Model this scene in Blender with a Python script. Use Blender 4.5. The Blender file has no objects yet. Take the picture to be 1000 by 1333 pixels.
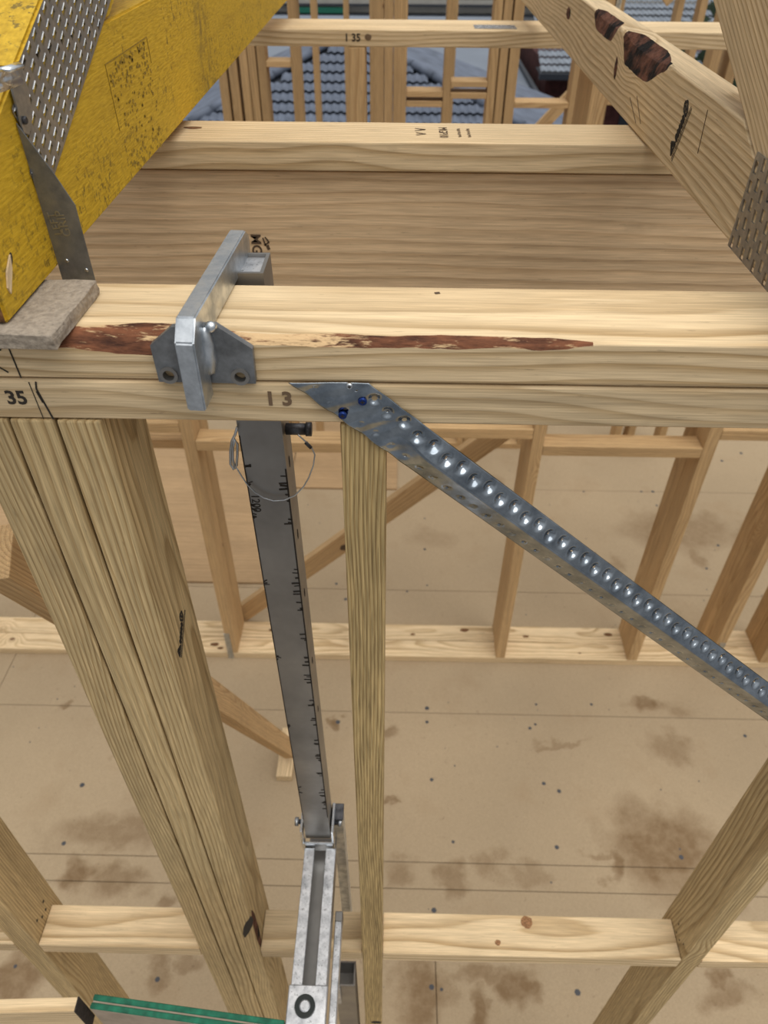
import bpy, bmesh, math, random
from mathutils import Vector, Matrix, noise
random.seed(11)
sc = bpy.context.scene
COL = sc.collection
V = Vector

# ------------------------------------------------------------------ camera
FPX, PIT, ROL, YAW = 956.96, math.radians(41.333), math.radians(.3312), math.radians(-.9465)
CAM = V((0, -.4723, .2536))
Fd = V((math.sin(YAW)*math.cos(PIT), math.cos(YAW)*math.cos(PIT), -math.sin(PIT)))
Rd = V((math.cos(YAW), -math.sin(YAW), 0)); Ud = Rd.cross(Fd)
R2 = math.cos(ROL)*Rd+math.sin(ROL)*Ud; U2 = -math.sin(ROL)*Rd+math.cos(ROL)*Ud
cd = bpy.data.cameras.new('camera'); cam = bpy.data.objects.new('camera', cd); COL.objects.link(cam)
cam.matrix_world = Matrix(((R2.x, U2.x, -Fd.x, CAM.x), (R2.y, U2.y, -Fd.y, CAM.y), (R2.z, U2.z, -Fd.z, CAM.z), (0, 0, 0, 1)))
cd.sensor_fit = 'HORIZONTAL'; cd.sensor_width = 27.0; cd.lens = 27.0*FPX/1000; cd.clip_start = .02; cd.clip_end = 300
cd.dof.use_dof = True; cd.dof.focus_distance = .68; cd.dof.aperture_fstop = 9.5
sc.camera = cam

# ------------------------------------------------------------------ overcast sky
w = bpy.data.worlds.new('overcast_sky'); sc.world = w; w.use_nodes = True
nt = w.node_tree; nt.nodes.clear()
bg = nt.nodes.new('ShaderNodeBackground'); wo = nt.nodes.new('ShaderNodeOutputWorld')
tc = nt.nodes.new('ShaderNodeTexCoord'); sx = nt.nodes.new('ShaderNodeSeparateXYZ')
mr = nt.nodes.new('ShaderNodeMapRange'); mr.inputs[1].default_value = 0; mr.inputs[2].default_value = 1
mr.inputs[3].default_value = .26; mr.inputs[4].default_value = .92
nt.links.new(tc.outputs['Generated'], sx.inputs[0]); nt.links.new(sx.outputs[2], mr.inputs[0])
nt.links.new(mr.outputs[0], bg.inputs['Strength']); bg.inputs['Color'].default_value = (.97, .985, 1, 1)
nt.links.new(bg.outputs[0], wo.inputs[0])
sl = bpy.data.lights.new('veiled_sun', 'SUN'); sl.energy = 2.0; sl.angle = math.radians(60); sl.color = (1, .97, .92)
so = bpy.data.objects.new('veiled_sun', sl); COL.objects.link(so)
so.rotation_euler = (math.radians(12), math.radians(14), 0)
sc.view_settings.view_transform = 'Standard'; sc.view_settings.look = 'None'
sc.view_settings.gamma = 1; sc.view_settings.use_curve_mapping = False; sc.view_settings.exposure = 0.08

# ------------------------------------------------------------------ node helpers
class NT:
    def __init__(s, name):
        s.m = bpy.data.materials.new(name); s.m.use_nodes = True; s.t = s.m.node_tree
        s.b = s.t.nodes['Principled BSDF']
    def n(s, kind, **k):
        x = s.t.nodes.new('ShaderNode'+kind)
        for a, b in k.items(): setattr(x, a, b)
        return x
    def put(s, sock, v):
        if hasattr(v, 'is_linked') or isinstance(v, bpy.types.NodeSocket): s.t.links.new(v, sock)
        else: sock.default_value = v
    def math(s, op, a, b=0.0, c=0.0):
        x = s.n('Math', operation=op)
        for i, v in enumerate((a, b, c)): s.put(x.inputs[i], v)
        return x.outputs[0]
    def vm(s, op, a, b=(0, 0, 0), c=None):
        x = s.n('VectorMath', operation=op); s.put(x.inputs[0], a)
        if op == 'SCALE': s.put(x.inputs['Scale'], b)
        else: s.put(x.inputs[1], b)
        if c is not None: s.put(x.inputs[2], c)
        return x.outputs['Value'] if op in ('LENGTH', 'DOT_PRODUCT', 'DISTANCE') else x.outputs[0]
    def noise(s, vec, scale, detail=2.0, rough=.5, col=False):
        x = s.n('TexNoise'); s.put(x.inputs['Vector'], vec); x.inputs['Scale'].default_value = scale
        x.inputs['Detail'].default_value = detail; x.inputs['Roughness'].default_value = rough
        return x.outputs['Color'] if col else x.outputs['Fac']
    def ramp(s, f, stops, interp='LINEAR'):
        x = s.n('ValToRGB'); x.color_ramp.interpolation = interp; e = x.color_ramp.elements
        while len(e) < len(stops): e.new(.5)
        for i, (p, c) in enumerate(stops):
            e[i].position = p; e[i].color = (c, c, c, 1) if not hasattr(c, '__len__') else (*c, 1)
        s.put(x.inputs[0], f); return x.outputs[0]
    def mix(s, f, a, b, mode='MIX'):
        x = s.n('Mix', data_type='RGBA', blend_type=mode); x.clamp_factor = True
        s.put(x.inputs[0], f)
        for i, v in ((6, a), (7, b)): s.put(x.inputs[i], (*v, 1) if isinstance(v, tuple) and len(v) == 3 else v)
        return x.outputs[2]
    def mr(s, v, a, b, c=0.0, d=1.0):
        x = s.n('MapRange'); s.put(x.inputs[0], v)
        for i, q in enumerate((a, b, c, d)): s.put(x.inputs[i+1], q)
        return x.outputs[0]
    def attr(s, name):
        x = s.n('Attribute', attribute_type='OBJECT', attribute_name=name); return x.outputs['Fac']
    def obj(s): return s.n('TexCoord').outputs['Object']
    def bump(s, h, strength=.3, dist=.001):
        x = s.n('Bump'); x.inputs['Strength'].default_value = strength; x.inputs['Distance'].default_value = dist
        s.put(x.inputs['Height'], h); s.t.links.new(x.outputs[0], s.b.inputs['Normal'])
    def out(s, col=None, rough=None, metal=None, spec=None):
        for nm, v in (('Base Color', col), ('Roughness', rough), ('Metallic', metal), ('Specular IOR Level', spec)):
            if v is not None: s.put(s.b.inputs[nm], (*v, 1) if isinstance(v, tuple) and len(v) == 3 else v)
        return s.m

def wood(name, light, dark, contrast=.75, knot=(.16, .075, .035), fiber=.16, paint=None, knots=True, bump=.35):
    t = NT(name); p = t.obj(); seed = t.attr('grain_seed')
    sd = t.n('CombineXYZ'); t.put(sd.inputs[0], seed); t.put(sd.inputs[1], t.math('MULTIPLY', seed, 1.7)); t.put(sd.inputs[2], t.math('MULTIPLY', seed, .6))
    ps = t.vm('ADD', p, sd.outputs[0])
    lo = t.noise(t.vm('MULTIPLY', ps, (1.5, 5, 5)), 1.0, 2, .5, True)
    wv = t.vm('SCALE', t.vm('SUBTRACT', lo, (.5, .5, .5)), .055)
    pith = t.n('CombineXYZ'); t.put(pith.inputs[1], t.attr('pith_y')); t.put(pith.inputs[2], t.attr('pith_z'))
    q = t.vm('MULTIPLY', t.vm('ADD', t.vm('SUBTRACT', p, pith.outputs[0]), wv), (.02, 1, 1))
    r = t.vm('LENGTH', q)
    rr = t.math('MULTIPLY', r, t.attr('ring'))
    fn = t.noise(t.vm('MULTIPLY', ps, (5, 60, 60)), 1.0, 2)
    rr = t.math('ADD', rr, t.math('MULTIPLY', fn, .55))
    kn = None
    if knots:
        vo = t.n('TexVoronoi'); vo.inputs['Scale'].default_value = 3.6
        t.put(vo.inputs['Vector'], t.vm('MULTIPLY', ps, (1, 1.3, 1.3)))
        dist = vo.outputs['Distance']
        keep = t.math('GREATER_THAN', t.vm('DOT_PRODUCT', vo.outputs['Color'], (1, 0, 0)), .55)
        bumpd = t.math('MULTIPLY', t.mr(dist, .30, .03, 0, 1), keep)
        rr = t.math('ADD', rr, t.math('MULTIPLY', t.math('POWER', bumpd, 2.0), 4.0))
        kn = t.math('MULTIPLY', t.mr(t.math('ADD', dist, t.math('MULTIPLY', fn, .02)), .062, .045, 0, 1), keep)
    fr = t.math('FRACT', rr)
    ring = t.ramp(fr, [(0, .25), (.12, .05), (.45, .12), (.80, .8), (.93, 1), (1.0, .25)])
    amp = t.mr(t.noise(t.vm('MULTIPLY', ps, (1.1, 14, 14)), 1.0, 1), .3, .7, .45, 1.0)
    f = t.math('MULTIPLY', t.math('MULTIPLY', ring, contrast), amp)
    col = t.mix(f, light, dark)
    fb = t.noise(t.vm('MULTIPLY', ps, (22, 700, 700)), 1.0, 2)
    fbv = t.mr(fb, .25, .75, 1-fiber*1.25, 1+fiber)
    stk = t.noise(t.vm('MULTIPLY', t.vm('ADD', ps, (3, 1, 2)), (1.6, 170, 170)), 1.0, 3, .6)
    fbv = t.math('MULTIPLY', fbv, t.mr(stk, .3, .7, .84, 1.09))
    pore = t.mr(t.noise(t.vm('MULTIPLY', ps, (45, 420, 420)), 1.0, 2, .6), .69, .76, 1.0, .70)
    fbv = t.math('MULTIPLY', fbv, pore)
    blot = t.mr(t.noise(t.vm('MULTIPLY', ps, (2.5, 12, 12)), 1.0, 3), .25, .75, .86, 1.1)
    tone = t.math('MULTIPLY', t.attr('tone'), t.math('MULTIPLY', fbv, blot))
    col = t.vm('SCALE', col, tone)
    if kn is not None: col = t.mix(t.math('MULTIPLY', kn, .85), col, knot)
    # faint handling dirt
    d = t.mr(t.noise(t.vm('MULTIPLY', ps, (9, 22, 22)), 1.0, 4, .7), .62, .78, 0, .28)
    col = t.mix(d, col, (.20, .14, .08))
    t.bump(t.math('ADD', fb, t.math('MULTIPLY', ring, -.5)), bump, .0008)
    return t.out(col, .72, 0.0, .25)

PINE = wood('pine', (.73, .555, .335), (.35, .215, .085), contrast=.85)
PINE_ROUGH = wood('pine_sawn', (.58, .42, .195), (.25, .145, .045), contrast=1.0, fiber=.34, bump=.7, knots=False)
PINE_WARM = wood('pine_warm', (.60, .40, .20), (.34, .185, .07), contrast=.7)
PINE_STUD = wood('pine_stud', (.59, .435, .225), (.27, .16, .055), contrast=.9, fiber=.24, bump=.5)
PINE_GREY = wood('pine_weathered', (.46, .36, .25), (.30, .22, .14), contrast=.6)
BEAMW = wood('lintel_board', (.68, .49, .295), (.37, .225, .105), contrast=.7, knots=False)

def bark_mat():
    t = NT('bark_wane'); p = t.obj()
    a = t.noise(t.vm('MULTIPLY', p, (22, 90, 90)), 1.0, 5, .65)
    b = t.noise(t.vm('MULTIPLY', p, (30, 160, 160)), 1.0, 4, .7)
    c = t.mix(t.mr(a, .35, .65), (.05, .02, .012), (.25, .095, .045))
    c = t.mix(t.mr(b, .56, .64), c, (.60, .41, .22))
    sp = t.n('SeparateXYZ'); t.put(sp.inputs[0], p)
    sxn = t.math('ADD', sp.outputs[0], t.math('MULTIPLY', t.math('SUBTRACT', b, .5), .22))
    big = t.math('MULTIPLY', t.mr(sxn, -.185, -.165), t.mr(sxn, -.085, -.10))
    c = t.mix(t.math('MULTIPLY', big, t.mr(b, .36, .46)), c, (.66, .45, .24))
    t.bump(a, .9, .004)
    return t.out(c, .8, 0.0, .2)
BARK = bark_mat()
def knotbark():
    t = NT('bark_pocket'); p = t.obj()
    a = t.noise(p, 60, 5, .7); b = t.noise(t.vm('ADD', p, (5, 5, 5)), 26, 3, .6)
    c = t.mix(t.mr(a, .3, .7), (.06, .022, .014), (.20, .085, .05))
    c = t.mix(t.mr(b, .47, .58), c, (.008, .005, .004)); t.bump(a, 1.0, .006)
    return t.out(c, .8, 0.0, .2)
KBARK = knotbark()

def yellow():
    t = NT('yellow_paint'); p = t.obj()
    fb = t.noise(t.vm('MULTIPLY', p, (60, 260, 500)), 1.0, 3)
    sl_ = t.noise(t.vm('MULTIPLY', p, (5, 60, 60)), 1.0, 3)
    c = t.mix(t.mr(fb, .3, .72), (.47, .285, .012), (.70, .445, .03))
    c = t.mix(t.mr(sl_, .5, .8, 0, .35), c, (.30, .17, .012))
    pos = t.n('SeparateXYZ'); t.put(pos.inputs[0], p)
    mould = t.noise(p, 120, 4, .65); zone = t.noise(p, 9, 2)
    f = t.math('MULTIPLY', t.mr(mould, .55, .63), t.mr(zone, .5, .62))
    low = t.mr(pos.outputs[2], .02, -.05, .0, 1)
    f2 = t.math('MULTIPLY', t.mr(t.noise(p, 150, 4, .7), .52, .62), t.math('MULTIPLY', low, t.mr(t.noise(t.vm('ADD', p, (9, 2, 1)), 14, 2), .42, .56)))
    c = t.mix(t.math('MULTIPLY', t.math('MAXIMUM', f, f2), .75), c, (.10, .075, .02))
    # grimy band across the face
    band = t.math('MULTIPLY', t.mr(t.math('ABSOLUTE', t.math('SUBTRACT', pos.outputs[0], 1.30)), .06, .0), t.mr(t.noise(t.vm('MULTIPLY', p, (60, 10, 40)), 1, 3), .4, .65))
    c = t.mix(t.math('MULTIPLY', band, .75), c, (.16, .115, .03))
    t.bump(fb, .6, .0008)
    return t.out(c, .6, 0.0, .3)
YEL = yellow()

def metal(name, a, b, rough=(.3, .5), scale=40, metallic=1.0, stretch=(1, 1, 1), scr=0.0):
    t = NT(name); p = t.vm('MULTIPLY', t.obj(), stretch)
    n1 = t.noise(p, scale, 4, .65); n2 = t.noise(p, scale*5, 3, .6)
    c = t.mix(t.mr(n1, .35, .68), a, b)
    if scr: c = t.mix(t.mr(n2, .60, .66, 0, scr), c, (.05, .05, .05))
    t.bump(n2, .12, .0006)
    return t.out(c, t.mr(n1, .3, .7, rough[1], rough[0]), metallic, .5)
GALV = metal('galvanised_steel', (.40, .43, .46), (.70, .73, .76), (.30, .5), 60)
GALV_BR = metal('galvanised_bright', (.5, .53, .56), (.80, .83, .86), (.16, .34), 50)
BRACE = metal('brace_zinc', (.20, .23, .265), (.42, .46, .50), (.10, .22), 45)
ZINC = metal('nail_plate_zinc', (.32, .325, .33), (.48, .485, .49), (.34, .5), 90)
STEEL = metal('grey_steel_tube', (.235, .225, .212), (.33, .315, .295), (.38, .5), 9, .85)
GUSS = metal('dull_steel_plate', (.16, .165, .17), (.30, .31, .32), (.42, .62), 45, .85)
ALU = metal('scuffed_aluminium', (.40, .41, .43), (.80, .81, .83), (.3, .5), 55, .85, (1, 1, 1), .55)
DKMET = metal('dark_bolt_steel', (.06, .06, .065), (.14, .14, .15), (.4, .6), 80, .9)

def plain(name, c, rough=.7, metallic=0.0, var=.12, scale=30, bump=0):
    t = NT(name); n1 = t.noise(t.obj(), scale, 3)
    col = t.vm('SCALE', t.n('RGB').outputs[0], t.mr(n1, .3, .7, 1-var, 1+var))
    [x for x in t.t.nodes if x.type == 'RGB'][0].outputs[0].default_value = (*c, 1)
    if bump: t.bump(n1, bump, .002)
    return t.out(col, rough, metallic, .3)
INK = plain('stamp_ink', (.035, .028, .022), .8)
SCREW = plain('grey_screw_head', (.06, .06, .065), .6)
SMUDGE = plain('faded_ink', (.17, .11, .065), .85)
INKB = plain('stamp_ink_brown', (.10, .065, .04), .85)
BLUE = plain('blue_screw_coating', (.012, .035, .17), .3, .6)
FIBRE = plain('fibre_cement', (.33, .275, .215), .95, 0, .22, 260, .8)
RUBBER = plain('black_rubber', (.018, .022, .02), .6)
GREEN = plain('green_edge_paint', (.012, .125, .07), .6, 0, .35, 90, .3)
SHEETG = plain('grey_board_face', (.36, .29, .22), .9, 0, .14, 40)
DARKEND = plain('black_end_seal', (.035, .028, .024), .85, 0, .3, 150, .4)
DARKGAP = plain('dark_gap', (.03, .022, .015), .95)
KNOTM = plain('pine_knot', (.27, .135, .06), .8, 0, .5, 320, .4)
ENDG = plain('brown_end_grain', (.16, .075, .03), .9, 0, .5, 180, .8)
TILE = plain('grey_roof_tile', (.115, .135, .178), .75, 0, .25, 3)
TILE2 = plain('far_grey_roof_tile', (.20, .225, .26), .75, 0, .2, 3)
METROOF = plain('blue_grey_sheet_roof', (.165, .19, .23), .6, 0, .06, .8)
BRICK = plain('dark_red_brick', (.085, .03, .027), .9, 0, .35, 5)
CREAMW = plain('cream_boards', (.42, .40, .36), .7, 0, .08, 2)
FASC = plain('dark_fascia_and_gap_shade', (.03, .035, .045), .5)
GUTTER = plain('pale_gutter', (.52, .53, .54), .5)
GREENF = plain('green_band', (.015, .13, .085), .6)
ASPH = plain('asphalt', (.20, .21, .225), .9, 0, .12, 1.5)
LEAF = plain('dark_foliage', (.015, .03, .012), .8, 0, .5, 4)
PLY = wood('plywood_sheet', (.40, .265, .14), (.32, .20, .10), contrast=.5, knots=True)

# ------------------------------------------------------------------ floor material with stains
def at(u, v, Z):
    d = Fd+R2*((u-500)/FPX)+U2*((666.5-v)/FPX); k = (Z-CAM.z)/d.z; return CAM+d*k
FZ = -2.44
def floor_mat():
    t = NT('particleboard'); p = t.n('NewGeometry').outputs['Position']
    f1 = t.noise(p, 260, 3, .7); f2 = t.noise(p, 5, 4, .6); f3 = t.noise(p, 1.3, 3)
    c = t.mix(t.mr(f1, .3, .7), (.325, .245, .152), (.425, .322, .205))
    c = t.vm('SCALE', c, t.mr(f3, .3, .7, .9, 1.08))
    c = t.mix(t.mr(f2, .55, .78, 0, .33), c, (.28, .185, .10))
    warp = t.vm('SCALE', t.vm('SUBTRACT', t.noise(p, 7, 4, .6, True), (.5, .5, .5)), .24)
    pw = t.vm('ADD', p, warp)
    # centre u,v in the photo only locates each stain on the floor: x, y, radius x, radius y, strength
    st = [(860, 1100, .20, .17, .8), (905, 1150, .16, .12, .55), (140, 1080, .22, .07, .55), (100, 1140, .07, .06, .95), (150, 1150, .10, .06, .6),
          (880, 690, .30, .16, .55), (920, 680, .10, .12, .5), (905, 722, .05, .09, .5), (840, 915, .07, .05, .8), (880, 918, .06, .05, .4),
          (870, 975, .10, .06, .5), (730, 965, .11, .02, .45), (518, 1042, .045, .02, .95), (508, 950, .03, .03, .6), (440, 938, .035, .03, 1.1),
          (800, 1125, .035, .07, .85), (775, 1108, .05, .02, .6), (590, 1145, .05, .08, .55), (520, 1135, .06, .05, .5), (550, 1290, .09, .10, .75),
          (675, 1285, .05, .07, .8), (625, 1310, .04, .06, .8), (640, 1265, .15, .03, .6), (935, 1265, .02, .018, 1.3), (935, 1268, .045, .035, .7), (950, 1300, .08, .06, .6),
          (20, 1270, .10, .09, .8), (205, 1265, .05, .05, .55), (250, 1255, .05, .04, .5), (215, 1170, .04, .04, .6), (320, 745, .10, .08, .6),
          (640, 640, .06, .15, .6), (980, 560, .3, .1, .4), (560, 700, .12, .08, .25), (640, 1130, .06, .06, .45),
          (160, 985, .06, .02, .4), (90, 915, .04, .02, .7), (975, 700, .12, .12, .4), (800, 735, .05, .05, .4), (690, 1140, .06, .05, .4)]
    acc = None
    for u, v, rx, ry, s in st:
        q = at(u, v, FZ)
        k = t.vm('MULTIPLY_ADD', pw, (1/rx, 1/ry, 0), (-q.x/rx, -q.y/ry, 0))
        m = t.mr(t.vm('LENGTH', k), 1.25, .55, 0, min(s*1.25, 1.0)*.95)
        acc = m if acc is None else t.math('MAXIMUM', acc, m)
    br = t.mr(t.noise(p, 30, 5, .7), .3, .6, .62, 1)
    c = t.mix(t.math('MULTIPLY', t.math('MULTIPLY', acc, br), .82), c, (.15, .085, .036))
    # fine dirt speckle
    c = t.mix(t.mr(t.noise(p, 55, 4, .7), .64, .72, 0, .5), c, (.16, .10, .06))
    t.bump(f1, .2, .001)
    return t.out(c, .9, 0.0, .15)
FLOOR = floor_mat()

# ------------------------------------------------------------------ object helpers
WM = {}
def finish(o, parent, M, props=None):
    WM[o.name] = M.copy()
    if parent is not None:
        o.parent = parent; o.matrix_basis = WM[parent.name].inverted() @ M
    else: o.matrix_basis = M
    COL.objects.link(o)
    return o
def thing(name, loc, label, cat, group=None):
    o = bpy.data.objects.new(name, None); o.empty_display_size = .05
    o['label'] = label; o['category'] = cat
    if group: o['group'] = group
    return finish(o, None, Matrix.Translation(loc))
def tag(o, label, cat, group=None):
    o['label'] = label; o['category'] = cat
    if group: o['group'] = group
    return o
def mesh(name, verts, faces, mat, parent=None, M=None, idx=None, smooth=False):
    me = bpy.data.meshes.new(name); me.from_pydata([tuple(v) for v in verts], [], faces); me.update()
    for m in (mat if isinstance(mat, list) else [mat]): me.materials.append(m)
    if idx: me.polygons.foreach_set('material_index', idx)
    if smooth: me.polygons.foreach_set('use_smooth', [True]*len(me.polygons))
    o = bpy.data.objects.new(name, me)
    return finish(o, parent, M or Matrix.Identity(4))
def bmobj(name, bm, mat, parent=None, M=None, smooth=False):
    me = bpy.data.meshes.new(name); bm.normal_update(); bm.to_mesh(me); bm.free()
    for m in (mat if isinstance(mat, list) else [mat]): me.materials.append(m)
    if smooth:
        me.polygons.foreach_set('use_smooth', [True]*len(me.polygons))
    o = bpy.data.objects.new(name, me)
    return finish(o, parent, M or Matrix.Identity(4))
def boxbm(sx, sy, sz, bev=.0015, seg=1):
    bm = bmesh.new(); bmesh.ops.create_cube(bm, size=1)
    bmesh.ops.scale(bm, vec=(sx, sy, sz), verts=bm.verts)
    if bev: bmesh.ops.bevel(bm, geom=bm.edges[:]+bm.verts[:], offset=bev, segments=seg, affect='EDGES', profile=.6)
    return bm
def frame(a, b, up=(0, 0, 1)):
    a, b, up = V(a), V(b), V(up); x = (b-a).normalized(); y = up.cross(x).normalized(); z = x.cross(y)
    c = (a+b)/2
    return Matrix(((x.x, y.x, z.x, c.x), (x.y, y.y, z.y, c.y), (x.z, y.z, z.z, c.z), (0, 0, 0, 1))), (b-a).length
def grain(o, tone=1.0, pith=None, ring=None):
    o['grain_seed'] = random.uniform(0, 40.0); o['tone'] = float(tone*random.uniform(.95, 1.05))
    if pith is None: pith = (random.choice((-1, 1))*random.uniform(.02, .10), random.choice((-1, 1))*random.uniform(.03, .12))
    o['pith_y'] = float(pith[0]); o['pith_z'] = float(pith[1]); o['ring'] = float(ring or random.uniform(130, 210))
    return o
def timber(name, a, b, wy, hz, parent=None, mat=None, up=(0, 0, 1), tone=1.0, pith=None, ring=None, bev=.002, seg=2):
    M, L = frame(a, b, up)
    o = bmobj(name, boxbm(L, wy, hz, bev, seg), mat or PINE, parent, M)
    return grain(o, tone, pith, ring)
def stud(parent, x0, x1, y0, y1, z0, z1, mat=None, **k):
    xm, ym = (x0+x1)/2, (y0+y1)/2     # local x = up, y = wall thickness dir, z = along wall
    return timber('stud', (xm, ym, z0), (xm, ym, z1), y1-y0, x1-x0, parent, mat, up=(1, 0, 0), **k)
def horiz(name, parent, x0, x1, y0, y1, z0, z1, mat=None, **k):
    return timber(name, (x0, (y0+y1)/2, (z0+z1)/2), (x1, (y0+y1)/2, (z0+z1)/2), y1-y0, z1-z0, parent, mat, **k)
def box(name, lo, hi, mat, parent=None, bev=.001, seg=1):
    lo, hi = V(lo), V(hi); s = hi-lo
    return bmobj(name, boxbm(s.x, s.y, s.z, bev, seg), mat, parent, Matrix.Translation((lo+hi)/2))
def tube(name, pts, r, mat, parent=None, n=8, closed=False):
    pts = [V(p) for p in pts]; vs, fs = [], []; m = len(pts)
    for i, p in enumerate(pts):
        d = (pts[min(i+1, m-1)]-pts[max(i-1, 0)]).normalized()
        a = d.orthogonal().normalized() if i == 0 else (a-d*a.dot(d)).normalized()
        b = d.cross(a)
        for k in range(n):
            t = 2*math.pi*k/n; vs.append(p+r*(math.cos(t)*a+math.sin(t)*b))
    for i in range(m-1):
        for k in range(n): fs.append((i*n+k, i*n+(k+1) % n, (i+1)*n+(k+1) % n, (i+1)*n+k))
    fs.append(tuple(range(n))[::-1]); fs.append(tuple((m-1)*n+k for k in range(n)))
    return mesh(name, vs, fs, mat, parent, smooth=True)
def prism(name, poly, ext, mat, parent=None, M=None, bev=0.0):
    """poly 2D (x,y) extruded along local z by ext (from 0)"""
    bm = bmesh.new(); vs = [bm.verts.new((x, y, 0)) for x, y in poly]; f = bm.faces.new(vs)
    r = bmesh.ops.extrude_face_region(bm, geom=[f])
    bmesh.ops.translate(bm, vec=(0, 0, ext), verts=[e for e in r['geom'] if isinstance(e, bmesh.types.BMVert)])
    bmesh.ops.recalc_face_normals(bm, faces=bm.faces[:])
    if bev: bmesh.ops.bevel(bm, geom=bm.edges[:], offset=bev, segments=2, affect='EDGES')
    return bmobj(name, bm, mat, parent, M)
def basis(o, x, y):
    x, y, o = V(x).normalized(), V(y).normalized(), V(o); z = x.cross(y)
    return Matrix(((x.x, y.x, z.x, o.x), (x.y, y.y, z.y, o.y), (x.z, y.z, z.z, o.z), (0, 0, 0, 1)))
def ring_mesh(name, r0, r1, h, mat, parent, M, n=24):
    vs, fs = [], []
    for k in range(n):
        c, s = math.cos(2*math.pi*k/n), math.sin(2*math.pi*k/n)
        vs += [(r0*c, r0*s, 0), (r0*c, r0*s, h), (r1*c, r1*s, h), (r1*c, r1*s, 0)]
    for k in range(n):
        a, b = 4*k, 4*((k+1) % n)
        for i in range(4): fs.append((a+i, a+(i+1) % 4, b+(i+1) % 4, b+i))
    return mesh(name, vs, fs, mat, parent, M)
def disc(name, r, h, mat, parent, M, n=20, dome=0.0):
    vs, fs = [], []
    for j, (rr, z) in enumerate(((r, 0), (r, h), (r*.75, h+dome))):
        for k in range(n): vs.append((rr*math.cos(2*math.pi*k/n), rr*math.sin(2*math.pi*k/n), z))
    for j in range(2):
        for k in range(n): fs.append((j*n+k, j*n+(k+1) % n, (j+1)*n+(k+1) % n, (j+1)*n+k))
    fs.append(tuple(2*n+k for k in range(n))); fs.append(tuple(range(n))[::-1])
    return mesh(name, vs, fs, mat, parent, M)
def text(body, parent, org, xd, yd, size, mat=INK, name='stamp', shear=0.0, bold=0.0):
    cu = bpy.data.curves.new('t', 'FONT'); cu.body = body; cu.size = size; cu.extrude = .00015; cu.shear = shear
    cu.offset = bold; cu.align_x = 'CENTER'; cu.align_y = 'CENTER'; cu.resolution_u = 3
    to = bpy.data.objects.new('t', cu); COL.objects.link(to)
    dg = bpy.context.evaluated_depsgraph_get(); me = bpy.data.meshes.new_from_object(to.evaluated_get(dg))
    bpy.data.objects.remove(to); bpy.data.curves.remove(cu)
    me.materials.clear(); me.materials.append(mat)
    o = bpy.data.objects.new(name, me)
    return finish(o, parent, basis(org, xd, yd))
def strokes(name, parent, org, xd, yd, segs, mat=INK, wd=.0012):
    """pen or stamp strokes, each ((x0,y0),(x1,y1)[,width]) in metres on a face"""
    vs, fs = [], []
    for s in segs:
        a, b = V((*s[0], 0)), V((*s[1], 0)); ww = (s[2] if len(s) > 2 else wd)/2
        d = (b-a).normalized(); n = V((-d.y, d.x, 0))*ww; k = len(vs)
        for z in (-.0001, .0002):
            for q in (a-n, b-n, b+n, a+n): vs.append((q.x, q.y, z))
        fs += [(k+4, k+5, k+6, k+7), (k, k+1, k+5, k+4), (k+1, k+2, k+6, k+5), (k+2, k+3, k+7, k+6), (k+3, k, k+4, k+7)]
    return mesh(name, vs, fs, mat, parent, basis(org, xd, yd))
def logo(parent, org, xd, yd, L, mat=INK):
    """slanted company stamp: two rules, a triangle mark, a row of small letters"""
    s = [((-.5*L, -.16*L), (.5*L, -.16*L), .012*L), ((-.5*L, -.215*L), (.5*L, -.215*L), .012*L)]
    t = [(-.48, -.08, -.36, .12), (-.36, .12, -.24, -.08), (-.48, -.08, -.24, -.08), (-.42, -.06, -.36, .05), (-.30, -.06, -.36, .05)]
    for i in range(5):
        x = -.2+i*.088
        t += [(x, -.09, x+.02, .03), (x+.02, .03, x+.06, .03), (x+.06, .03, x+.045, -.09), (x, -.09, x+.045, -.09)]
    t += [(.27, -.08, .27, .1), (.27, .1, .36, .17), (.36, .17, .45, .06), (.45, .06, .36, -.08), (.36, -.08, .27, -.08), (.33, -.02, .36, .1)]
    s += [((a*L, b*L), (c*L, d*L), .05*L) for a, b, c, d in t]
    return strokes('stamp', parent, org, xd, yd, s, mat)
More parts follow.
